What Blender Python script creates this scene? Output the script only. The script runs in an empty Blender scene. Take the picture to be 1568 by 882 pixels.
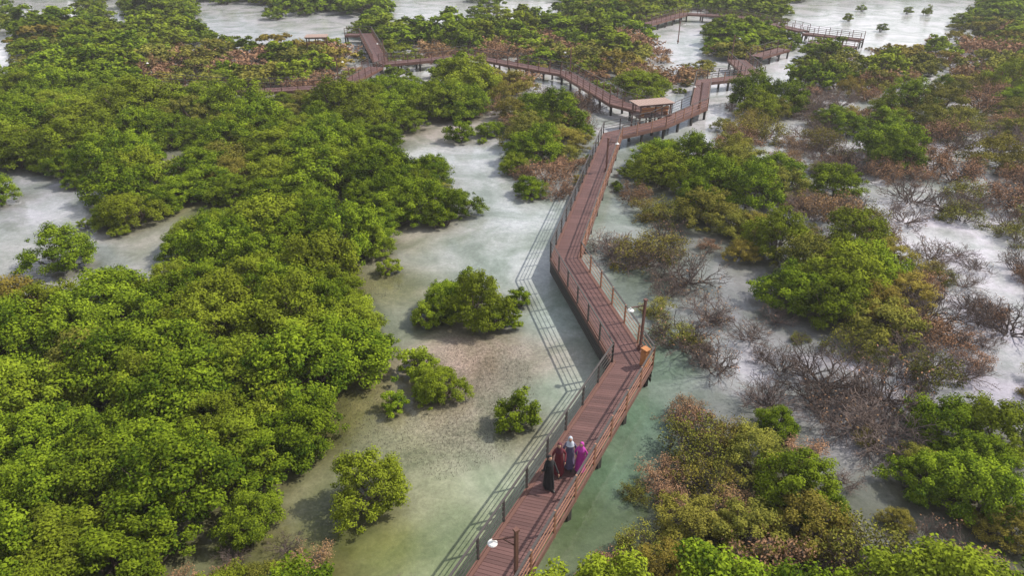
import bpy, math, random
import numpy as np
from mathutils import Vector, Matrix
random.seed(7); rng=np.random.default_rng(7)
S=bpy.context.scene
# ---------------- survey: photo measurement -> ground coordinates -------------
CH=20.0; PITCH=math.radians(30); F=1045.0
cp,sp=math.cos(PITCH),math.sin(PITCH)
def G(x,y,z=0.0):
    u=x-784; v=y-441; D=F*sp+v*cp; h=CH-z
    return Vector((h*u/D, h*(F*cp-v*sp)/D, z))
def pxm(y,z=1.0): return (F*sp+(y-441)*cp)/(CH-z)
def G2(x,y,z=1.0):
    p=G(x,y,z); return (p.x,p.y)
def link(o,parent=None):
    S.collection.objects.link(o)
    if parent: o.parent=parent
    return o
def empty(name,loc=(0,0,0)):
    o=bpy.data.objects.new(name,None); o.location=loc; o.empty_display_size=0.3; return link(o)
# ---------------- materials ----------------
def nmat(name):
    m=bpy.data.materials.new(name); m.use_nodes=True; nt=m.node_tree; nt.nodes.clear()
    out=nt.nodes.new('ShaderNodeOutputMaterial'); return m,nt,nt.nodes.new,nt.links.new,out
def simple(name,col,rough=0.6,noise=0.25,scale=8,metal=0):
    m,nt,N,L,out=nmat(name)
    b=N('ShaderNodeBsdfPrincipled'); b.inputs['Roughness'].default_value=rough; b.inputs['Metallic'].default_value=metal
    tc=N('ShaderNodeTexCoord'); n=N('ShaderNodeTexNoise'); n.inputs['Scale'].default_value=scale; n.inputs['Detail'].default_value=3
    L(tc.outputs['Object'],n.inputs['Vector'])
    mx=N('ShaderNodeMix'); mx.data_type='RGBA'
    mx.inputs[6].default_value=tuple(c*(1-noise) for c in col)+(1,); mx.inputs[7].default_value=tuple(min(1,c*(1+noise)) for c in col)+(1,)
    L(n.outputs['Fac'],mx.inputs[0]); L(mx.outputs[2],b.inputs['Base Color']); L(b.outputs[0],out.inputs[0]); return m
def plain(name,col):
    m,nt,N,L,out=nmat(name); oi=N('ShaderNodeObjectInfo'); h=N('ShaderNodeHueSaturation'); h.inputs['Color'].default_value=col+(1,)
    mr=N('ShaderNodeMapRange'); mr.inputs[3].default_value=.65; mr.inputs[4].default_value=1.5; L(oi.outputs['Random'],mr.inputs[0]); L(mr.outputs[0],h.inputs['Value'])
    d=N('ShaderNodeBsdfDiffuse'); L(h.outputs[0],d.inputs[0]); L(d.outputs[0],out.inputs[0]); return m
def leafmat(name,dark,light,alt):
    m,nt,N,L,out=nmat(name)
    at=N('ShaderNodeAttribute'); at.attribute_name='tint'
    oi=N('ShaderNodeObjectInfo')
    a=N('ShaderNodeMix'); a.data_type='RGBA'; a.inputs[6].default_value=dark+(1,); a.inputs[7].default_value=light+(1,)
    L(at.outputs['Fac'],a.inputs[0])
    b=N('ShaderNodeMix'); b.data_type='RGBA'; L(a.outputs[2],b.inputs[6]); b.inputs[7].default_value=alt+(1,)
    mr=N('ShaderNodeMapRange'); mr.inputs[1].default_value=0.45; mr.inputs[2].default_value=1; mr.inputs[3].default_value=0; mr.inputs[4].default_value=0.45
    L(oi.outputs['Random'],mr.inputs[0]); L(mr.outputs[0],b.inputs[0])
    hs=N('ShaderNodeHueSaturation'); mu=N('ShaderNodeMath'); mu.operation='MULTIPLY'; mu.inputs[1].default_value=7.31
    fr=N('ShaderNodeMath'); fr.operation='FRACT'; L(oi.outputs['Random'],mu.inputs[0]); L(mu.outputs[0],fr.inputs[0])
    m2=N('ShaderNodeMapRange'); m2.inputs[3].default_value=0.72; m2.inputs[4].default_value=1.2; L(fr.outputs[0],m2.inputs[0]); L(m2.outputs[0],hs.inputs['Value'])
    L(b.outputs[2],hs.inputs['Color'])
    p=N('ShaderNodeBsdfDiffuse')
    L(hs.outputs[0],p.inputs['Color']); L(p.outputs[0],out.inputs[0])
    return m
M_green=leafmat('leaf_green',(0.042,0.082,0.008),(0.215,0.295,0.018),(0.235,0.24,0.025))
M_olive=leafmat('leaf_olive',(0.085,0.10,0.02),(0.27,0.265,0.045),(0.36,0.23,0.05))
M_brown=leafmat('leaf_brown',(0.17,0.105,0.07),(0.42,0.24,0.14),(0.31,0.22,0.08))
M_bark=plain('bark',(0.11,0.085,0.07))
M_twig=plain('dry_twig',(0.14,0.11,0.098))
# ---------------- tree meshes ----------------
def tube(V,Fc,p,q,r0,r1,n=4):
    p=np.array(p,float); q=np.array(q,float); d=q-p; l=np.linalg.norm(d)
    if l<1e-6: return
    d/=l; a=np.cross(d,[0.3,0.9,0.1]); a/=np.linalg.norm(a)+1e-9; b=np.cross(d,a); k=len(V)
    for i in range(n):
        t=2*math.pi*i/n; o=a*math.cos(t)+b*math.sin(t); V.append(tuple(p+o*r0)); V.append(tuple(q+o*r1))
    for i in range(n):
        j=(i+1)%n; Fc.append((k+2*i,k+2*j,k+2*j+1,k+2*i+1))
def branchy(V,Fc,rs,p,d,l,r,depth,ends):
    d=np.array(d,float); d/=np.linalg.norm(d); p=np.array(p,float)
    mid=p+d*l*0.5+rs.normal(0,0.06*l,3); q=p+d*l+rs.normal(0,0.08*l,3)
    q[2]=max(q[2],0.05)
    n=5 if depth>2 else 3
    tube(V,Fc,p,mid,r,r*0.8,n); tube(V,Fc,mid,q,r*0.8,r*0.6,n)
    if depth==0: ends.append(q); return
    for i in range(rs.integers(2,5)):
        nd=d+rs.normal(0,0.6,3); nd[2]+=0.12
        branchy(V,Fc,rs,(q if i<2 else mid),nd,l*rs.uniform(0.6,0.85),max(0.010,r*0.64),depth-1,ends)
def finish(name,V,Fc,nb,tints,mats):
    me=bpy.data.meshes.new(name); me.from_pydata(V,[],Fc)
    for m in mats: me.materials.append(m)
    mi=np.zeros(len(Fc),dtype=np.int32); mi[nb:]=1; me.polygons.foreach_set('material_index',mi)
    at=me.attributes.new('tint','FLOAT','FACE'); tt=np.zeros(len(Fc),dtype=np.float32); tt[nb:]=tints; at.data.foreach_set('value',tt)
    me.update(); return me
def add_leaves(V,Fc,rs,C,Nn,L,Wd):
    n=len(C); Nn=Nn/np.linalg.norm(Nn,axis=1,keepdims=True)
    t=np.cross(Nn,rs.normal(0,1,(n,3))); t/=np.linalg.norm(t,axis=1,keepdims=True)+1e-9; b=np.cross(Nn,t)
    l=(L*rs.uniform(0.7,1.3,(n,1)))/2; w=(Wd*rs.uniform(0.7,1.3,(n,1)))/2
    P=np.stack([C-t*l,C-b*w+t*l*0.15,C+t*l,C+b*w+t*l*0.15],1).reshape(-1,3)
    k=len(V); V.extend(map(tuple,P.tolist())); Fc.extend([(k+4*i,k+4*i+1,k+4*i+2,k+4*i+3) for i in range(n)])
def crown_tree(name,seed,R,Hh,nleaf,mats,L=0.125,Wd=0.075,nc=60,low=0.12,rcs=(0.06,0.19)):
    rs=np.random.default_rng(seed); V=[];Fc=[]
    ph=rs.uniform(0,6.28,4); am=rs.uniform(0.05,0.16,4)
    cl=[]
    for i in range(nc):
        z=max(rs.uniform(-0.15,1),-0.1); th=rs.uniform(0,6.28)
        rr=math.sqrt(max(0,1-max(z,0)**2))
        lob=1+sum(am[k]*math.sin((k+2)*th+ph[k]) for k in range(4))
        dep=rs.uniform(0.72,1.04) if rs.random()<0.82 else rs.uniform(0.35,0.7)
        hz=1+0.15*math.sin(3*th+ph[0])*rr+0.12*math.sin(5*th+ph[1])*rr+rs.normal(0,0.06)
        rc=R*rs.uniform(*rcs)
        c=np.array([math.cos(th)*rr*lob*dep*(R-rc*0.6),math.sin(th)*rr*lob*dep*(R-rc*0.6),Hh*low+(Hh*(1-low)-rc)*max(z,0)*dep*hz+rc*0.8])
        cl.append((c,rc))
    for i in range(6):
        st=np.array([rs.normal(0,0.1*R),rs.normal(0,0.1*R),-0.3])
        k=rs.integers(0,len(cl)); tgt=cl[k][0]; m=(st+tgt)/2+rs.normal(0,0.08*R,3)
        tube(V,Fc,st,m,0.055*R/2+0.02,0.04*R/2+0.01,6); tube(V,Fc,m,tgt,0.04*R/2+0.01,0.012,5)
        for _ in range(4):
            k2=rs.integers(0,len(cl)); tube(V,Fc,m,cl[k2][0],0.02,0.007,4)
    nb=len(Fc)
    w=np.array([c[1]**2 for c in cl]); cnt=(nleaf*w/w.sum()).astype(int)
    CC=[];NN=[];TT=[]
    for (c,rc),n in zip(cl,cnt):
        if n<1: continue
        d=rs.normal(0,1,(n,3)); d[:,2]=np.abs(d[:,2])*1.0-0.35*rs.random(n); out=np.array([c[0],c[1],0.4*R]); out=out/np.linalg.norm(out)
        d/=np.linalg.norm(d,axis=1,keepdims=True)
        d+=out*0.25
        rad=rc*rs.uniform(0.45,1.4,(n,1)); pts=c+d*rad*np.array([1,1,1.0])
        pts[:,2]=np.maximum(pts[:,2],0.04)
        CC.append(pts); NN.append(d*0.7+rs.normal(0,0.5,(n,3))+np.array([0,0,0.55]))
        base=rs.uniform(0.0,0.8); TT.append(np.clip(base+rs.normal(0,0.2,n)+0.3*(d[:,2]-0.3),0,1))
    add_leaves(V,Fc,rs,np.concatenate(CC),np.concatenate(NN),L,Wd)
    return finish(name,V,Fc,nb,np.concatenate(TT),mats)
def scrub(name,seed,R,Hh,nleaf,mats,depth=4,L=0.11,Wd=0.065,nst=7):
    rs=np.random.default_rng(seed); V=[];Fc=[];ends=[]
    for i in range(nst):
        th=i*6.283/nst+rs.uniform(-.3,.3); branchy(V,Fc,rs,(rs.normal(0,.12),rs.normal(0,.12),-0.2),(math.cos(th)*R*0.8,math.sin(th)*R*0.8,Hh*rs.uniform(0.5,1.0)),0.42*R,0.045,depth-1,ends)
    nb=len(Fc); E=np.array(ends); tt=[]
    if nleaf:
        idx=rs.integers(0,len(E),nleaf); C=E[idx]+rs.normal(0,0.13,(nleaf,3)); C[:,2]=np.maximum(C[:,2],0.05)
        add_leaves(V,Fc,rs,C,rs.normal(0,0.6,(nleaf,3))+np.array([0,0,0.6]),L,Wd)
        hh=rs.uniform(0,1,len(E)); tt=np.clip(hh[idx]+rs.normal(0,.15,nleaf),0,1)
    return finish(name,V,Fc,nb,tt,mats)
HG=[2.7,3.1,2.5,2.9,3.3,2.6]; NG=[115,135,105,145,120,130]
GR=[crown_tree('mangrove_crown_g%d'%i,10+i,2.0,HG[i],16000,[M_bark,M_green],nc=NG[i]) for i in range(6)]
OL=[crown_tree('mangrove_crown_o%d'%i,30+i,2.0,[2.4,2.7,2.2][i],10500,[M_bark,M_olive],nc=[85,100,90][i],L=0.12,Wd=0.07) for i in range(3)]
SM=[crown_tree('mangrove_small%d'%i,50+i,1.0,[1.5,1.7,1.4][i],5500,[M_bark,M_green],nc=[38,46,34][i],L=0.11,Wd=0.065,rcs=(.1,.24)) for i in range(3)]
BR=[scrub('mangrove_scrub%d'%i,70+i,1.8,2.0,2600,[M_twig,M_brown],5) for i in range(3)]
BO=[scrub('mangrove_scrub_o%d'%i,80+i,1.8,2.0,3600,[M_twig,M_olive],5) for i in range(2)]
BA=[scrub('bare_shrub%d'%i,90+i,1.9,1.8,[0,140,60][i],[M_twig,M_brown],5,nst=9) for i in range(3)]
GRf=[crown_tree('far_crown_g%d'%i,110+i,2.0,[2.6,2.9,2.4][i],3200,[M_bark,M_green],nc=60,L=0.3,Wd=0.18) for i in range(3)]
OLf=[crown_tree('far_crown_o%d'%i,130+i,2.0,2.3,2300,[M_bark,M_olive],nc=50,L=0.28,Wd=0.17) for i in range(2)]
BRf=[scrub('far_scrub%d'%i,170+i,1.8,2.0,1000,[M_twig,M_brown],4,L=0.24,Wd=0.14) for i in range(2)]
KIND={'g':(GR,2.0,'mangrove_tree'),'o':(OL,2.0,'mangrove_tree'),'s':(SM,1.0,'mangrove_sapling'),'b':(BR,1.8,'mangrove_scrub'),'p':(BO,1.8,'mangrove_scrub'),'d':(BA,1.7,'bare_mangrove_shrub')}
FARK={'g':GRf,'o':OLf,'b':BRf,'p':OLf,'d':BRf}
far_forest=empty('distant_mangrove_forest',(0,100,0))
placed=[]
def tree(x,y,R,k,hs=1.0):
    meshes,R0,nm=KIND[k]; far=y>80
    if far and k in FARK: meshes=FARK[k]
    me=random.choice(meshes); s=R/R0
    o=bpy.data.objects.new('crown_clump' if far else nm,me)
    o.rotation_euler=(0,0,random.uniform(0,6.28)); o.scale=(s*random.uniform(.92,1.08),s*random.uniform(.92,1.08),s*hs*random.uniform(.85,1.15))
    o.location=(x,y-(100 if far else 0),0)
    link(o,far_forest if far else None); placed.append((x,y,R,k))
# ---------------- layout polygons (converted to world) ----------------
def poly(pts,z=0.9):
    ys_=[b for a,b in pts]; mid=(min(ys_)+max(ys_))/2
    if max(ys_)<150 and max(ys_)-min(ys_)<90: return [G2(a,b,0.1 if b<mid else 1.9) for a,b in pts]
    return [G2(a,b,z) for a,b in pts]
def polyz(pts,z=0.9): return [G2(a,b,z) for a,b in pts]
def inside(x,y,P):
    c=False; n=len(P); j=n-1
    for i in range(n):
        xi,yi=P[i]; xj,yj=P[j]
        if (yi>y)!=(yj>y) and x<(xj-xi)*(y-yi)/(yj-yi)+xi: c=not c
        j=i
    return c
WATER=[poly(p) for p in [
 [(745,178),(690,175),(640,190),(600,208),(565,225),(560,236),(625,232),(655,225),(690,262),(700,290),(745,300),(740,325),(700,342),(640,345),(600,355),(565,405),(540,440),(555,480),(592,525),(580,560),(520,590),(500,620),(512,660),(490,700),(495,760),(430,790),(340,835),(320,900),(900,900),(870,860),(900,790),(960,740),(1010,700),(1030,640),(1040,600),(1250,630),(1380,640),(1568,590),(1568,560),(1400,560),(1230,520),(1190,470),(1160,430),(1110,380),(1060,350),(965,320),(940,280),(950,245),(1000,222),(1060,215),(1080,180),(1110,130),(1120,110),(1060,122),(1000,148),(940,145),(880,125),(820,125),(800,140),(850,160),(900,178),(915,230),(900,290),(870,305),(830,298),(790,268),(762,232)],
 [(-60,250),(90,250),(130,285),(150,345),(200,345),(262,308),(345,303),(352,322),(290,350),(258,400),(210,432),(150,425),(100,445),(40,445),(0,450),(-60,450)],
 [(-30,45),(22,45),(16,120),(-30,120)],[(0,-10),(125,-10),(135,22),(60,28),(0,24)],[(290,5),(405,5),(420,48),(350,58),(300,45)],[(150,0),(200,0),(205,34),(158,34)],
 [(420,22),(535,22),(550,54),(435,55)],[(235,214),(300,210),(312,232),(260,240),(235,234)],[(585,-15),(720,-15),(735,32),(595,32)],[(750,-15),(860,-15),(860,22),(765,22)],
 [(1000,35),(1095,12),(1088,58),(1062,90),(1030,88)],[(1195,8),(1300,-15),(1530,-15),(1490,22),(1415,60),(1330,55),(1270,48),(1210,36)],
 [(1130,95),(1225,95),(1225,128),(1165,128)],[(1222,190),(1235,150),(1270,130),(1290,160),(1260,200),(1240,260),(1222,250)],[(1225,335),(1255,335),(1262,372),(1235,380)],
 [(1400,110),(1440,110),(1440,150),(1410,150)],[(1400,350),(1470,330),(1568,400),(1568,600),(1450,540),(1440,420),(1400,395)],
 [(1300,760),(1380,740),(1480,760),(1460,820),(1400,860),(1300,900),(1250,900)],[(445,158),(478,158),(484,190),(456,190)],[(640,100),(670,100),(660,138),(640,135)],[(1060,125),(1115,95),(1120,140),(1090,200),(1065,210)],
 [(1290,560),(1400,600),(1370,650),(1370,720),(1320,730),(1290,660)]]]
BROWN=[polyz(p) for p in [[(160,90),(260,70),(470,60),(560,90),(560,135),(470,165),(380,150),(230,160)],[(640,70),(830,50),(1000,90),(1000,120),(860,100),(700,110)],[(760,160),(830,170),(890,240),(890,290),(830,290),(800,240)],
   [(930,60),(1100,60),(1100,120),(980,130)],[(720,100),(820,110),(830,160),(740,170)]]]
RIGHT=polyz([(930,340),(960,240),(1090,205),(1120,140),(1200,120),(1300,60),(1500,30),(1700,30),(1900,900),(860,900),(1040,600)])
CLUMP=polyz([(1035,600),(1090,585),(1210,625),(1290,680),(1305,780),(1270,860),(1200,940),(860,940),(900,830),(980,735),(1030,680)])
GRNR=polyz([(1370,625),(1450,610),(1600,600),(1650,740),(1480,760),(1385,715)])
CLUMP2=polyz([(1170,380),(1250,370),(1350,420),(1395,470),(1350,510),(1220,480),(1170,420)])
CLUMP3=polyz([(955,250),(1080,230),(1200,230),(1240,320),(1220,370),(1160,370),(1060,345),(985,310)])
BARE=[polyz(p) for p in [[(1080,440),(1200,520),(1400,560),(1568,560),(1568,600),(1380,650),(1250,640),(1120,590),(1060,560),(1030,500)],[(900,345),(960,325),(1060,350),(1150,430),(1080,440),(950,430),(905,400)],[(1400,360),(1568,380),(1568,590),(1400,560)],[(1290,560),(1370,650),(1370,730),(1300,720)],[(1300,760),(1568,760),(1568,900),(1250,900)],[(1220,140),(1290,130),(1290,280),(1225,330)],[(820,130),(920,150),(900,200),(840,170)]]]
# ---------------- boardwalk ----------------
DZ=1.25
M_deck,nt,N,L,out=nmat('composite_decking')
b=N('ShaderNodeBsdfPrincipled'); b.inputs['Roughness'].default_value=0.6
at=N('ShaderNodeAttribute'); at.attribute_name='tint'; tc=N('ShaderNodeTexCoord'); nz=N('ShaderNodeTexNoise'); nz.inputs['Scale'].default_value=0.9; nz.inputs['Detail'].default_value=6; L(tc.outputs['Object'],nz.inputs['Vector'])
ad=N('ShaderNodeMath'); ad.operation='ADD'; L(at.outputs['Fac'],ad.inputs[0]); L(nz.outputs['Fac'],ad.inputs[1])
mh=N('ShaderNodeMath'); mh.operation='MULTIPLY'; mh.inputs[1].default_value=0.5; L(ad.outputs[0],mh.inputs[0])
mx=N('ShaderNodeMix'); mx.data_type='RGBA'; mx.inputs[6].default_value=(0.072,0.034,0.031,1); mx.inputs[7].default_value=(0.175,0.088,0.08,1); L(mh.outputs[0],mx.inputs[0]); L(mx.outputs[2],b.inputs['Base Color']); L(b.outputs[0],out.inputs[0])
M_rail=simple('rail_redwood',(0.14,0.066,0.05),0.6)
M_railo=simple('rail_redwood_light',(0.32,0.16,0.10),0.6)
M_raild=simple('rail_dark_grey',(0.065,0.058,0.055),0.6)
M_pile=simple('pile_dark',(0.05,0.045,0.042),0.8)
M_orange=simple('orange_wood',(0.45,0.19,0.07),0.6)
M_roof=simple('roof_pale',(0.34,0.24,0.205),0.7)
M_white=simple('lamp_white',(0.75,0.75,0.73),0.4,0.05)
def beam(V,Fc,p,q,w,h,up=Vector((0,0,1))):
    p=Vector(p); q=Vector(q); d=(q-p); 
    if d.length<1e-5: return
    d.normalize(); 
    if abs(d.dot(up))>0.95: up=Vector((0.8,0.6,0))
    s=d.cross(up).normalized(); u=s.cross(d).normalized(); k=len(V)
    for e in (p,q):
        for a,c in ((-1,-1),(1,-1),(1,1),(-1,1)): V.append(tuple(e+s*(a*w/2)+u*(c*h/2)))
    Fc += [(k,k+1,k+2,k+3),(k+7,k+6,k+5,k+4)]+[(k+i,k+4+i,k+4+(i+1)%4,k+(i+1)%4) for i in range(4)]
def mk(name,V,Fc,mat,parent=None,tints=None,smooth=False):
    me=bpy.data.meshes.new(name); me.from_pydata([tuple(v) for v in V],[],Fc); me.materials.append(mat); me.update()
    if tints is not None:
        a=me.attributes.new('tint','FLOAT','FACE'); a.data.foreach_set('value',np.array(tints,dtype=np.float32))
    if smooth: me.polygons.foreach_set('use_smooth',[True]*len(me.polygons))
    return link(bpy.data.objects.new(name,me),parent)
WALKSEG=[]
def walkway(pts,hw=0.82,mats=None,shade_skirt=()):
    root=empty('boardwalk'); n=len(pts); mats=mats or (M_rail,M_railo)
    for i in range(n-1): WALKSEG.append((pts[i],pts[i+1],hw))
    Ls=[];Rs=[]
    def nrm(a,b): d=(b-a); d.z=0; d.normalize(); return Vector((-d.y,d.x,0))
    for i in range(n):
        if i==0: m=nrm(pts[0],pts[1]); k=1
        elif i==n-1: m=nrm(pts[-2],pts[-1]); k=1
        else:
            a=nrm(pts[i-1],pts[i]); c=nrm(pts[i],pts[i+1]); m=(a+c).normalized(); k=1/max(0.45,m.dot(a))
        Ls.append(m*k); Rs.append(-m*k)
    V=[];Fc=[];T=[]; RV=[[],[]];RF=[[],[]]; TV=[];TF=[]; PV=[];PF=[]; FV=[];FF=[]; BV=[];BF=[]
    for i in range(n-1):
        A,B=pts[i],pts[i+1]; ln=(B-A).length; k=max(1,int(ln/0.15)); g=0.012/0.15/k
        l0,l1=A+Ls[i]*(hw-.14),B+Ls[i+1]*(hw-.14); r0,r1=A+Rs[i]*(hw-.14),B+Rs[i+1]*(hw-.14)
        for j in range(k):
            t0=j/k+g/2; t1=(j+1)/k-g/2
            q=[l0.lerp(l1,t0),r0.lerp(r1,t0),r0.lerp(r1,t1),l0.lerp(l1,t1)]; kk=len(V)
            V+= [x for x in q]+[x-Vector((0,0,0.04)) for x in q]
            Fc+=[(kk,kk+1,kk+2,kk+3),(kk+7,kk+6,kk+5,kk+4)]+[(kk+a,kk+4+a,kk+4+(a+1)%4,kk+(a+1)%4) for a in range(4)]
            T+=[random.random()]*6
        dz=Vector((0,0,1))
        for sgn,N0,side in ((1,Ls,0),(-1,Rs,1)):
            beam(BV,BF,A+N0[i]*(hw-.07)-dz*.012,B+N0[i+1]*(hw-.07)-dz*.012,0.125,0.045)
            a=A+N0[i]*(hw+0.05); c=B+N0[i+1]*(hw+0.05)
            beam(FV,FF,a-dz*0.15,c-dz*0.15,0.06,0.26)
            if i in shade_skirt:  # dark boards added to stand in for the shade under the deck
                for q_ in range(3): beam(PV,PF,a-dz*(0.42+q_*.24),c-dz*(0.42+q_*.24),0.04,0.2)
            ai=A+N0[i]*(hw*0.55); ci=B+N0[i+1]*(hw*0.55); beam(PV,PF,ai-dz*0.16,ci-dz*0.16,0.08,0.22)
            beam(TV,TF,a+dz*1.02,c+dz*1.02,0.08,0.035)
            for h in (0.25,0.5,0.75): beam(RV[side],RF[side],a+dz*h,c+dz*h,0.02,0.03)
            m=max(1,round((c-a).length/1.75))
            for j in range(m+1):
                pp=a.lerp(c,j/m); beam(RV[side],RF[side],pp-dz*0.3,pp+dz*1.04,0.07,0.07)
        m=max(1,round(ln/3.0))
        for j in range(m+1):
            for s_,N0 in ((0,Ls),(1,Rs)):
                pp=(A+N0[i]*hw*0.8).lerp(B+N0[i+1]*hw*0.8,j/m); 
                beam(PV,PF,(pp.x,pp.y,-0.8),(pp.x,pp.y,DZ-0.28),0.18,0.18)
            pa=(A+Ls[i]*hw*0.98).lerp(B+Ls[i+1]*hw*0.98,j/m); pb=(A+Rs[i]*hw*0.98).lerp(B+Rs[i+1]*hw*0.98,j/m)
            beam(PV,PF,pa-Vector((0,0,0.36)),pb-Vector((0,0,0.36)),0.12,0.16)
    mk('deck_planks',V,Fc,M_deck,root,T); mk('edge_boards',BV,BF,M_rail,root)
    mk('fascia',FV,FF,M_rail,root)
    mk('railing_left',RV[0],RF[0],mats[0],root); mk('railing_right',RV[1],RF[1],mats[1],root); mk('handrail',TV,TF,M_raild,root)
    mk('piles_and_bracing',PV,PF,M_pile,root)
    return root
def P(x,y): return G(x,y,DZ)
p1=P(768,872); p2=P(968,556); e=(p1-p2).normalized()
main=[p1+e*14,p2,P(866,394),P(938,206),P(1008,190),P(1070,163),P(1077,124),P(1140,117)]
walkway(main,mats=(M_raild,M_railo),shade_skirt=(1,))
FR=(M_rail,M_rail)
walkway([P(1003,172),P(945,157),P(868,112),P(785,97),P(715,84),P(640,92),P(583,97)],0.9,FR)
walkway([P(575,102),P(522,131),P(385,139),P(215,128)],0.9,FR)
walkway([P(583,94),P(560,52),P(530,52)],0.9,FR)
walkway([P(1128,91),P(1155,115)],1.1,FR)
walkway([P(1158,86),P(1200,74)],0.9,FR)
walkway([P(1232,50),P(1320,60)],0.9,FR)
walkway([P(1240,64),P(1310,72)],0.9,FR)
walkway([P(990,36),P(1048,20),P(1130,24),P(1232,47)],0.9,FR)
def pavilion(c,w,d,h,ang,mat,name='shade_pavilion'):
    r=empty(name,c); r.rotation_euler=(0,0,ang)
    V=[];Fc=[]
    k=int(w/0.15)
    for i in range(k):
        x=-w/2+(i+.5)*w/k; beam(V,Fc,(x,-d/2,0.02),(x,d/2,0.02),w/k-0.012,0.05)
    mk('platform_planks',V,Fc,M_deck,r,[random.random() for _ in Fc])
    V=[];Fc=[]
    for sx in (-1,0,1):
        for sy in (-1,1): beam(V,Fc,(sx*w*.44,sy*d*.44,-2),(sx*w*.44,sy*d*.44,h-0.05),0.12,0.12)
    for sy in (-1,1):
        beam(V,Fc,(-w*.5,sy*d*.44,h+.02),(w*.5,sy*d*.44,h+.02),0.1,0.14)
        for hh in (0.4,0.75,1.1): beam(V,Fc,(-w*.44,sy*d*.47,hh),(w*.44,sy*d*.47,hh),0.04,0.05)
    mk('posts_and_rails',V,Fc,M_rail,r)
    V=[];Fc=[]
    beam(V,Fc,(-w*.4,-d*.3,.45),(w*.4,-d*.3,.45),0.45,0.06); beam(V,Fc,(-w*.35,-d*.3,.02),(-w*.35,-d*.3,.42),0.4,0.06); beam(V,Fc,(w*.35,-d*.3,.02),(w*.35,-d*.3,.42),0.4,0.06); beam(V,Fc,(-w*.4,-d*.42,.75),(w*.4,-d*.42,.75),0.05,0.4)
    mk('bench',V,Fc,M_orange,r)
    V=[];Fc=[]; k=max(6,int(w/0.3))
    for i in range(k):
        x=-w*.54+(i+.5)*w*1.08/k; beam(V,Fc,(x,-d*.56,h+.14),(x,d*.56,h+.14),w*1.08/k-0.02,0.06)
    mk('roof_boards',V,Fc,mat,r)
c=P(1000,184); c.z+=0.06
pavilion(c+Vector((0.1,1.8,0)),3.6,1.9,1.1,0.3,M_roof)
pavilion(P(487,74)+Vector((0,0,.06)),2.8,2.2,1.5,0.1,M_roof)
def lamp(base,h,adir,name='street_lamp'):
    r=empty(name,base); V=[];Fc=[]
    beam(V,Fc,(0,0,-0.25),(0,0,h),0.10,0.10); beam(V,Fc,(0,0,h),(0,0,h+0.08),0.15,0.15)
    a=Vector(adir).normalized()
    beam(V,Fc,Vector((0,0,h-.25)),Vector((0,0,h-.25))+a*0.7,0.045,0.045); beam(V,Fc,Vector((0,0,h-.65)),Vector((0,0,h-.27))+a*0.4,0.03,0.03)
    beam(V,Fc,Vector((0,0,0)),Vector((0,0,0.25)),0.2,0.2)
    mk('post_and_arm',V,Fc,M_rail,r)
    V=[];Fc=[]; c0=a*0.7+Vector((0,0,h-.25)); n=14; prof=[(0.04,0.0),(0.045,-0.08),(0.13,-0.11),(0.155,-0.15),(0.14,-0.16),(0.001,-0.14)]
    for rr,zz in prof:
        for i in range(n): V.append(c0+Vector((rr*math.cos(6.2832*i/n),rr*math.sin(6.2832*i/n),zz)))
    for j in range(len(prof)-1):
        for i in range(n): Fc.append((j*n+i,j*n+(i+1)%n,(j+1)*n+(i+1)%n,(j+1)*n+i))
    Fc.append(tuple(range(n))); mk('dish_shade',V,Fc,M_white,r)
lamp(P(980,535),2.7,(-1,-.3,0)); lamp(P(790,905),2.7,(-1,-.15,0))
lamp(P(928,262),2.6,(1,0,0)); lamp(P(873,112),2.8,(-1,0,0)); lamp(P(589,97),2.8,(-1,0,0)); lamp(P(1120,88),2.8,(1,0,0)); lamp(P(1038,64),2.8,(1,0,0)); lamp(P(225,130),2.8,(1,0,0)); lamp(P(519,128),2.8,(1,0,0)); lamp(P(1070,165),2.5,(-1,0,0))
r=empty('litter_bin',P(986,560)); V=[];Fc=[]
beam(V,Fc,(0,0,0.02),(0,0,0.8),0.32,0.26); beam(V,Fc,(0,0,0.9),(0,0,0.96),0.36,0.3)
for sx in(-.12,.12):
    for sy in(-.09,.09): beam(V,Fc,(sx,sy,.802),(sx,sy,.898),.04,.04)
mk('bin_body',V,Fc,M_orange,r)
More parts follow.
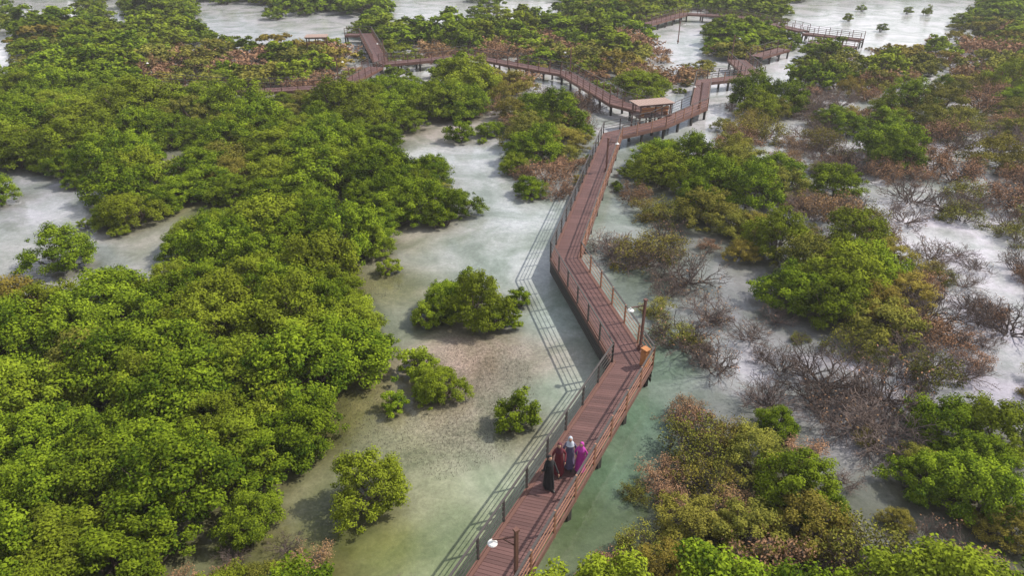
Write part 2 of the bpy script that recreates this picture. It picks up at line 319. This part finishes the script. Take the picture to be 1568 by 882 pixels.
# ---------------- vegetation placement ----------------
def walkdist(x,y):
    m=1e9
    for a,b_,hw in WALKSEG:
        ax,ay,bx,by=a.x,a.y,b_.x,b_.y; dx,dy=bx-ax,by-ay; t=max(0,min(1,((x-ax)*dx+(y-ay)*dy)/(dx*dx+dy*dy)))
        m=min(m,math.hypot(x-ax-t*dx,y-ay-t*dy)-hw)
    return m
EX=[(690,455,80,'g'),(730,475,105,'g'),(658,478,60,'g'),(712,440,60,'g'),(765,480,55,'g'),(797,447,42,'s'),(594,400,34,'s'),(703,203,46,'s'),(738,206,15,'s'),
(640,552,62,'s'),(675,585,80,'g'),(652,590,48,'s'),(603,606,44,'s'),(790,630,70,'s'),(563,750,120,'g'),(672,328,50,'s'),(705,312,66,'g'),(660,322,36,'s'),(92,392,98,'g'),(190,295,115,'g'),(225,275,100,'g'),(160,260,90,'g'),(180,343,26,'s'),(8,448,24,'s'),(0,295,60,'g'),(125,332,18,'s'),
(640,285,60,'g'),(670,285,50,'o'),(600,300,80,'g'),(560,310,80,'g'),(840,265,80,'b'),(870,250,60,'b'),(825,232,85,'g'),(790,235,50,'g'),(855,285,60,'b'),(785,170,66,'o'),(805,195,72,'o'),(770,150,55,'o'),(870,232,50,'o'),(905,160,50,'d'),(885,150,50,'b'),
(1010,270,95,'g'),(972,292,60,'b'),(1060,250,80,'g'),(1090,290,100,'g'),(1150,300,100,'g'),(1280,285,85,'g'),(1230,503,34,'p'),(1010,462,62,'p'),(1035,500,70,'p'),(1072,515,45,'p'),(1310,365,100,'g'),(1190,375,100,'g'),(1240,410,120,'o'),(1285,440,130,'g'),(1345,470,110,'o'),(1370,245,80,'g'),(1150,155,80,'g'),(1200,160,80,'g'),(1240,125,70,'g'),
(940,375,90,'d'),(965,395,70,'d'),(1020,410,60,'d'),(1460,505,90,'b'),(1500,620,60,'p'),(1050,615,70,'b'),(1330,655,50,'p'),(1380,780,50,'o'),(1490,775,48,'o'),(1445,885,110,'g'),(1550,800,90,'o'),(1420,430,80,'b'),(1520,470,60,'b'),(470,850,80,'b'),(400,880,90,'o'),(340,885,90,'b'),(615,880,50,'d'),(270,890,90,'b'),(430,820,60,'d'),(350,830,60,'d'),
(1065,640,90,'b'),(1110,660,90,'p'),(1160,690,110,'o'),(1215,740,130,'g'),(1080,720,110,'p'),(1150,810,130,'o'),(1240,800,130,'o'),(1060,790,120,'o'),(985,830,100,'p'),(940,870,90,'b'),(1030,740,80,'b'),(1120,760,90,'b'),(1230,680,80,'b'),(1040,860,110,'o'),
(1450,655,120,'g'),(1525,660,120,'g'),(1410,690,70,'o'),(1500,700,110,'g'),(1320,10,14,'s'),(1390,14,16,'s'),(1350,40,18,'s'),(1420,16,16,'s'),(1300,25,16,'s'),
(1180,600,90,'d'),(1250,590,100,'d'),(1410,545,110,'d'),(1320,600,90,'d'),(1150,500,80,'d'),(1200,545,80,'d'),(1480,560,90,'d')]
for x,y,w,k in EX:
    q=G2(x,y,0.8); R=w/2/pxm(y)
    if k=='g' and R<1.1: k='s'
    tree(q[0],q[1],R,k,0.95 if k in 'gs' else .85)
ex=list(placed)
def wet(x,y): return any(inside(x,y,W) for W in WATER)
y=9.0
while y<220:
    s=min(2.45+max(0,y-22)*0.026,6.5); x=-(0.74*y+9)
    while x<0.74*y+9:
        px=x+random.uniform(-.38,.38)*s; py=y+random.uniform(-.38,.38)*s; x+=s
        if wet(px,py): continue
        right=inside(px,py,RIGHT); br=any(inside(px,py,B) for B in BROWN)
        R=s*random.uniform(0.6,0.95)
        wd=walkdist(px,py)
        if wd<0.5: continue
        if wd<R*0.9+0.3: R=max(0.7,wd*0.8)
        hs=0.92 if py<42 else (0.76 if py<90 else .64)
        if py>55 and wd<6: hs=0.58
        for _ in range(2):
            if any(wet(px+.7*R*math.cos(t),py+.7*R*math.sin(t)) for t in (0,1.05,2.1,3.14,4.2,5.2)): R*=0.76
        if any((px-a)**2+(py-b_)**2<(0.6*r_+0.3*R)**2 for a,b_,r_,_k in ex): continue
        if right:
            hs=.82 if py<90 else .65
            if inside(px,py,GRNR): k='g'
            elif inside(px,py,CLUMP): k=random.choice('oogbbbbpp')
            elif inside(px,py,CLUMP2): k=random.choice('oogg')
            elif inside(px,py,CLUMP3): k=random.choice('ggogpb'); R*=0.9
            elif py>62: k=random.choice('ggooopbbp'); R*=random.uniform(.65,.9)
            else:
                k=random.choice('gobbppddd') if py>42 else random.choice('obppddd')
                if random.random()<0.12: continue
                R*=random.uniform(0.6,0.95)
        elif br: k=random.choice('bbbpoog'); R*=0.85
        else: k='g' if random.random()<0.95 else 'o'
        tree(px,py,R,k,hs)
    y+=s*0.88
for B in BARE:
    xs_=[p[0] for p in B]; ys_=[p[1] for p in B]
    yy=min(ys_)
    while yy<max(ys_):
        xx=min(xs_)
        while xx<max(xs_):
            px=xx+random.uniform(-1.,1.); py=yy+random.uniform(-1.,1.); xx+=2.05
            if inside(px,py,B) and walkdist(px,py)>1.2 and random.random()<.85 and not any(k_ in 'gos' and (px-a)**2+(py-b_)**2<(0.7*r_)**2 for a,b_,r_,k_ in ex):
                tree(px,py,random.uniform(0.8,2.1),random.choice('dddddddddbp'),random.uniform(.65,1.0))
        yy+=2.05
print('TREES',len(placed))
# ---------------- water sheet ----------------
def lin(c): return tuple(((v/255+0.055)/1.055)**2.4 if v>10 else v/255/12.92 for v in c)
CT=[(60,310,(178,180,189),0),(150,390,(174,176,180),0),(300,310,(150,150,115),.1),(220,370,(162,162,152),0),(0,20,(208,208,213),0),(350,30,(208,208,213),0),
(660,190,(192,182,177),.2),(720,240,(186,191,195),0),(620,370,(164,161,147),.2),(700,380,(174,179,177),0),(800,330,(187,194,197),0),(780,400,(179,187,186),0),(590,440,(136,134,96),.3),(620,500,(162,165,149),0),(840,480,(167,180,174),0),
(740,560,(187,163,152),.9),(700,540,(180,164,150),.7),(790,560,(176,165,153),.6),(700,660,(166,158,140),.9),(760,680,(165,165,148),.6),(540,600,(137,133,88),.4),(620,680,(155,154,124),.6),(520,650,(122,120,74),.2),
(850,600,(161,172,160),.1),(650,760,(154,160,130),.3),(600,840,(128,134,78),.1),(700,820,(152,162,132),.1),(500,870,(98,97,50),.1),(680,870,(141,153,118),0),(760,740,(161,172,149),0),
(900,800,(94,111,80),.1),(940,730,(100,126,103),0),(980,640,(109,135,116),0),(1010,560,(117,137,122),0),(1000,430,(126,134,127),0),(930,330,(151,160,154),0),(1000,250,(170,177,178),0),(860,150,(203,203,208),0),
(1050,380,(126,128,126),0),(1120,470,(132,133,137),0),(1130,560,(182,182,190),0),(1100,640,(128,131,131),0),(1220,540,(150,149,155),0),(1300,620,(153,151,158),0),(1350,560,(178,176,187),0),(1500,520,(200,198,209),0),(1540,600,(178,176,187),0),  # pale tones here include sky glare painted into the water colour
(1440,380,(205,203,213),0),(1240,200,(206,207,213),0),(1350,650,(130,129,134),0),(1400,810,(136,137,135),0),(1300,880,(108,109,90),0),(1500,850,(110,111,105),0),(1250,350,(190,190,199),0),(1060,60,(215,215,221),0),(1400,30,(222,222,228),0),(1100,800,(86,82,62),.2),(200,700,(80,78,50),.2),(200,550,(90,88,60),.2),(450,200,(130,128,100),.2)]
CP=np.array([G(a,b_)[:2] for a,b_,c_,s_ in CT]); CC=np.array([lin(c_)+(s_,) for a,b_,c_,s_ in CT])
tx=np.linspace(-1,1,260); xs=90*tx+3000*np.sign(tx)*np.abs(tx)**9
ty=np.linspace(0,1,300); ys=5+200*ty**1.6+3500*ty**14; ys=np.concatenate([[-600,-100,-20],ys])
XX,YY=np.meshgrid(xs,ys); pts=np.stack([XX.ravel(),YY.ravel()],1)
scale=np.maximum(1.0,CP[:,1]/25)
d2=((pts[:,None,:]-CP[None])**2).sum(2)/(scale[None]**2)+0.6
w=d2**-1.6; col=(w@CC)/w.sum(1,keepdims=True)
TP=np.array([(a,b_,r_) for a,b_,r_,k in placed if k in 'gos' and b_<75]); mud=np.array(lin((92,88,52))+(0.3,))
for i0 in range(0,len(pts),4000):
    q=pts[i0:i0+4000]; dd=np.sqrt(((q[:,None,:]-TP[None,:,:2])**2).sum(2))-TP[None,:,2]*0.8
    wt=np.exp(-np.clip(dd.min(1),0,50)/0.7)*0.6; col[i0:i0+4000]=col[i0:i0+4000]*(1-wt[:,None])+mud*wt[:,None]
nx,ny=len(xs),len(ys)
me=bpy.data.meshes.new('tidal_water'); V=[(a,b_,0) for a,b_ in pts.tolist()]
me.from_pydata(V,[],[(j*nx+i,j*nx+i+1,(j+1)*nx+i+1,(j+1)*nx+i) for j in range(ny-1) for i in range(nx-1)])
a=me.color_attributes.new('silt_and_glare','FLOAT_COLOR','POINT'); a.data.foreach_set('color',col.astype(np.float32).ravel())  # water and mud tones, with cloud glare painted in on the right
M_w,nt,N,L,out=nmat('milky_shallow_water')
b=N('ShaderNodeBsdfPrincipled'); b.inputs['Roughness'].default_value=0.04; b.inputs['IOR'].default_value=1.45
at=N('ShaderNodeAttribute'); at.attribute_name='silt_and_glare'; geo=N('ShaderNodeNewGeometry')
def noise(sc,det=5,rough=0.55,dist=0):
    n=N('ShaderNodeTexNoise'); n.inputs['Scale'].default_value=sc; n.inputs['Detail'].default_value=det; n.inputs['Roughness'].default_value=rough; n.inputs['Distortion'].default_value=dist; L(geo.outputs['Position'],n.inputs['Vector']); return n
def mr(src,a0,a1,b0,b1):
    m=N('ShaderNodeMapRange'); m.inputs[1].default_value=a0; m.inputs[2].default_value=a1; m.inputs[3].default_value=b0; m.inputs[4].default_value=b1; L(src,m.inputs[0]); return m.outputs[0]
def mul(x,y_,op='MULTIPLY'):
    m=N('ShaderNodeMath'); m.operation=op; L(x,m.inputs[0]); 
    if isinstance(y_,(int,float)): m.inputs[1].default_value=y_
    else: L(y_,m.inputs[1])
    return m.outputs[0]
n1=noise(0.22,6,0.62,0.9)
f1=mr(n1.outputs['Fac'],0.36,0.62,0.70,1.18)  # broad pale patches: reflected clouds painted into the base colour
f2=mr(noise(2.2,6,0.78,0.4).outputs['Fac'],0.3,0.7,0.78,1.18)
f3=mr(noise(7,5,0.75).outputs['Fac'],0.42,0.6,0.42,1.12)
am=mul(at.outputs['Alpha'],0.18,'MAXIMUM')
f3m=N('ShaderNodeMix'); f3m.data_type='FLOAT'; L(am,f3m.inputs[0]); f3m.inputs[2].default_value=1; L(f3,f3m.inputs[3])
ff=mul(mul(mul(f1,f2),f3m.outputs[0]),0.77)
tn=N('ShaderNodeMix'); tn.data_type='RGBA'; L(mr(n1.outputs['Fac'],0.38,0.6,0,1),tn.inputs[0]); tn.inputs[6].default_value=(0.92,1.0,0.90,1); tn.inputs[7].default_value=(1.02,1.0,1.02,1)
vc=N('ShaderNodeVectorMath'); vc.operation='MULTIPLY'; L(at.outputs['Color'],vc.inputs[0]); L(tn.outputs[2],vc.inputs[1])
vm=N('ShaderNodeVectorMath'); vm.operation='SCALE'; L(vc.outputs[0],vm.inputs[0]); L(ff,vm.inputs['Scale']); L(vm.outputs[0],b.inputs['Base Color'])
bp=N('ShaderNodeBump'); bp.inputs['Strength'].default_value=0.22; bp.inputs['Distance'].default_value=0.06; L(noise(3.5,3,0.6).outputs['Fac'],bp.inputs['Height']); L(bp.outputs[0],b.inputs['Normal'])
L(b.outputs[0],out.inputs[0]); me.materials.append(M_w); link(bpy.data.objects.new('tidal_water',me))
M_mud=simple('mud',(0.2,0.17,0.13),0.9)
mk('seabed_ground',[(-3000,-600,-0.8),(3000,-600,-0.8),(3000,3700,-0.8),(-3000,3700,-0.8)],[(0,1,2,3)],M_mud)
V=[];Fc=[]
def roots(P_,n):
    xs_=[p[0] for p in P_]; ys_=[p[1] for p in P_]; c_=0
    while c_<n:
        x_,y_=random.uniform(min(xs_),max(xs_)),random.uniform(min(ys_),max(ys_)); c_+=1
        if not inside(x_,y_,P_): continue
        k=len(V); r_=0.011; h=random.uniform(0.03,0.10)
        for i in range(3): V.append((x_+r_*math.cos(i*2.1),y_+r_*math.sin(i*2.1),-0.02))
        V.append((x_+random.gauss(0,.01),y_+random.gauss(0,.01),h)); Fc.extend([(k,k+1,k+3),(k+1,k+2,k+3),(k+2,k,k+3)])
roots(polyz([(690,520),(800,530),(820,600),(770,700),(680,740),(600,700),(640,600)],0),5000)
roots(polyz([(500,600),(600,590),(620,680),(540,700),(500,680)],0),1500); roots(polyz([(540,420),(600,400),(620,440),(560,470)],0),900)
mk('mangrove_air_roots',V,Fc,M_twig)
# low sea haze over the whole lagoon
M_hz,nt,N,L,out=nmat('thin_haze'); vs=N('ShaderNodeVolumeScatter'); vs.inputs['Color'].default_value=(.97,.97,1,1); vs.inputs['Density'].default_value=0.00055; vs.inputs['Anisotropy'].default_value=0.2; L(vs.outputs[0],out.inputs['Volume'])
V=[];Fc=[]; hx0,hx1,hy0,hy1,hz0,hz1=-900,900,-200,1500,-1.5,26
for z_ in (hz0,hz1): V+=[(hx0,hy0,z_),(hx1,hy0,z_),(hx1,hy1,z_),(hx0,hy1,z_)]
mk('sea_haze',V,[(3,2,1,0),(4,5,6,7),(0,1,5,4),(1,2,6,5),(2,3,7,6),(3,0,4,7)],M_hz)
# ---------------- people ----------------
M_skin=simple('skin',(0.42,0.24,0.16),0.5,0.05); M_eye=simple('eye_dark',(0.02,0.015,0.01),0.3,0); M_shoe=simple('shoe',(0.03,0.03,0.03),0.5,0)
def ell(V,Fc,c,rx,ry,rz,n=16,m=12,fn=None):
    k=len(V)
    for j in range(m+1):
        ph=math.pi*j/m
        for i in range(n):
            th=2*math.pi*i/n; d=Vector((math.sin(ph)*math.cos(th),math.sin(ph)*math.sin(th),math.cos(ph))); s=fn(d) if fn else 1
            V.append(Vector(c)+Vector((d.x*rx*s,d.y*ry*s,d.z*rz*s)))
    for j in range(m):
        for i in range(n): Fc.append((k+j*n+i,k+(j+1)*n+i,k+(j+1)*n+(i+1)%n,k+j*n+(i+1)%n))
def skinmesh(name,chains,mat,parent,sub=1):
    V=[];E=[];Rd=[];roots_=[]
    for ch in chains:
        k=len(V); roots_.append(k)
        for idx,(p,r_,par) in enumerate(ch):
            V.append(p); Rd.append(r_)
            if par is not None: E.append((k+par,k+idx))
    me=bpy.data.meshes.new(name); me.from_pydata(V,E,[]); me.materials.append(mat); o=link(bpy.data.objects.new(name,me),parent)
    md=o.modifiers.new('skin','SKIN'); md.use_smooth_shade=True
    for i,r_ in enumerate(Rd):
        sv=me.skin_vertices[0].data[i]; sv.radius=(r_,r_); sv.use_root=(i in roots_)
    ss=o.modifiers.new('sub','SUBSURF'); ss.levels=sub; ss.render_levels=sub
    return o
def person(name,loc,face,h,robe,scarf,stride=0.16,arm=0.2,robe_hem=0.1,slim=1.0):
    r=empty(name,loc); r.rotation_euler=(0,0,face); r.scale=(h/1.65,)*3
    mr_=simple(name+'_cloth',robe,0.85,0.2,6); ms_=simple(name+'_scarf',scarf,0.85,0.15,6)
    hipz=0.86; a=arm
    body=[((0,0,hipz),0.145,None),((0,0,1.05),0.12,0),((0,-.01,1.25),0.145,1),((0,0,1.37),0.09,2),((0,-.01,1.44),0.05,3),
      ((.15,0,1.33),0.06,2),((.25,a*.3,1.1),0.05,5),((.27,-.05-a*.8,.9),0.036,6),
      ((-.15,0,1.33),0.06,2),((-.25,-a*.3,1.1),0.05,8),((-.27,-.05+a*.5,.9),0.036,9),
      ((.09,-stride*.3,.72),0.09,0),((.09,-stride*.8,.44),0.06,11),((.09,-stride,.08),0.045,12),
      ((-.09,stride*.3,.72),0.09,0),((-.09,stride*.6,.44),0.06,14),((-.09,stride*1.1,.1),0.045,15)]
    skinmesh('body',[body],mr_,r,2)
    V=[];Fc=[]; n=28; prof=[(1.40,.10,.07),(1.36,.165,.095),(1.25,.175,.12),(1.08,.145,.11),(.9,.175,.135),(.65,.19,.165),(.4,.2,.18+stride*.2),(robe_hem,.215,.19+stride*.4)]
    for j,(z,rx,ry) in enumerate(prof):
        for i in range(n):
            t=6.2832*i/n; f=(1+0.014*j*math.sin(7*t+1.3)+0.007*j*math.sin(11*t))*slim
            V.append(Vector((rx*f*math.cos(t),ry*f*math.sin(t),z)))
    for j in range(len(prof)-1):
        for i in range(n): Fc.append((j*n+i,(j+1)*n+i,(j+1)*n+(i+1)%n,j*n+(i+1)%n))
    mk('robe',V,Fc,mr_,r,smooth=True)
    for s_,w_ in ((1,body[7][0]),(-1,body[10][0])):
        wv=Vector(w_); ch=[[(tuple(wv),.022,None),((wv.x,wv.y-.01,wv.z-.05),.032,0),((wv.x,wv.y-.015,wv.z-.09),.03,1)]]
        for q,ln in ((-.027,.06),(-.009,.072),(.009,.068),(.027,.05)):
            ch.append([((wv.x,wv.y-.015+q,wv.z-.085),.009,None),((wv.x-s_*.006,wv.y-.018+q,wv.z-.09-ln*.5),.008,0),((wv.x-s_*.022,wv.y-.02+q,wv.z-.09-ln*.9),.007,1)])
        ch.append([((wv.x,wv.y-.03,wv.z-.04),.011,None),((wv.x-s_*.01,wv.y-.055,wv.z-.07),.009,0),((wv.x-s_*.018,wv.y-.06,wv.z-.1),.008,1)])
        skinmesh('hand',ch,M_skin,r,1)
    V=[];Fc=[]
    def face_fn(d): 
        s=1.0
        if d.y<-.6 and abs(d.x)<.2 and -.35<d.z<.1: s+=.14
        if d.z<-.3: s*=0.95
        return s
    ell(V,Fc,(0,-.015,1.545),.074,.092,.112,20,16,face_fn); mk('head',V,Fc,M_skin,r,smooth=True)
    V=[];Fc=[]
    for s_ in(-1,1): ell(V,Fc,(s_*.03,-.095,1.56),.012,.008,.008,8,6)
    ell(V,Fc,(0,-.1,1.49),.024,.006,.006,8,6); mk('eyes_and_mouth',V,Fc,M_eye,r)
    V=[];Fc=[]
    def sc(d): return 1.0 if d.y>-.55 or d.z>.62 else .72
    ell(V,Fc,(0,.012,1.55),.095,.11,.13,22,16,sc)
    k=len(V); prof=[(1.50,.085,.08,.0),(1.44,.095,.095,.0),(1.36,.165,.12,.0),(1.25,.185,.15,-.01)]
    for z,rx,ry,yo in prof:
        for i in range(n): t=6.2832*i/n; V.append(Vector((rx*(1+.02*math.sin(5*t))*math.cos(t),yo+ry*math.sin(t),z)))
    for j in range(3):
        for i in range(n): Fc.append((k+j*n+i,k+(j+1)*n+i,k+(j+1)*n+(i+1)%n,k+j*n+(i+1)%n))
    mk('headscarf',V,Fc,ms_,r,smooth=True)
    V=[];Fc=[]
    for fx,fy in ((.09,-stride),(-.09,stride*1.1)): ell(V,Fc,(fx,fy-.05,.04),.05,.12,.04,10,8)
    mk('shoes',V,Fc,M_shoe,r,smooth=True)
person('woman_black_abaya',P(840,747),0.35,1.55,(.012,.012,.014),(.012,.012,.014),.2,.3)
person('woman_maroon_dress',P(855,726),-0.2,1.5,(.13,.012,.022),(.09,.015,.03),.15)
person('woman_grey_scarf',P(871,716),-0.1,1.5,(.10,.09,.16),(.45,.5,.57),.15)
person('woman_magenta_dress',P(888,722),-0.5,1.42,(.40,.03,.26),(.45,.05,.33),.14)
# ---------------- sky, sun, camera ----------------
EL=math.radians(46); ROT=math.atan2(1,0.32)
w=bpy.data.worlds.new('World'); S.world=w; w.use_nodes=True; nt=w.node_tree; N=nt.nodes.new; L=nt.links.new
bg=nt.nodes['Background']; sk=N('ShaderNodeTexSky'); sk.sky_type='NISHITA'; sk.sun_disc=False; sk.sun_elevation=EL; sk.sun_rotation=ROT; sk.dust_density=2.5
tc=N('ShaderNodeTexCoord'); mp=N('ShaderNodeMapping'); mp.inputs['Scale'].default_value=(1,1,2.5); L(tc.outputs['Generated'],mp.inputs[0])
nz=N('ShaderNodeTexNoise'); nz.inputs['Scale'].default_value=3.2; nz.inputs['Detail'].default_value=5; nz.inputs['Distortion'].default_value=.5; L(mp.outputs[0],nz.inputs['Vector'])
m=N('ShaderNodeMapRange'); m.inputs[1].default_value=0.46; m.inputs[2].default_value=0.62; L(nz.outputs['Fac'],m.inputs[0])
mx=N('ShaderNodeMix'); mx.data_type='RGBA'; L(m.outputs[0],mx.inputs[0]); L(sk.outputs[0],mx.inputs[6]); mx.inputs[7].default_value=(16.5,16.3,17,1)
L(mx.outputs[2],bg.inputs[0]); bg.inputs[1].default_value=0.1
sl=bpy.data.lights.new('sun','SUN'); sl.energy=5.0; sl.angle=math.radians(0.5); sl.color=(1,.93,.82); so=link(bpy.data.objects.new('sun',sl))
d=Vector((math.sin(ROT)*math.cos(EL),math.cos(ROT)*math.cos(EL),math.sin(EL))); so.rotation_euler=d.to_track_quat('Z','Y').to_euler(); so.location=(30,10,60)
cam=bpy.data.cameras.new('camera'); cam.lens=24; cam.sensor_width=36; cam.clip_end=9000; co=link(bpy.data.objects.new('camera',cam)); co.location=(0,0,CH); co.rotation_euler=(math.radians(60),0,0); S.camera=co
S.view_settings.view_transform='Standard'; S.view_settings.look='None'; S.view_settings.exposure=0
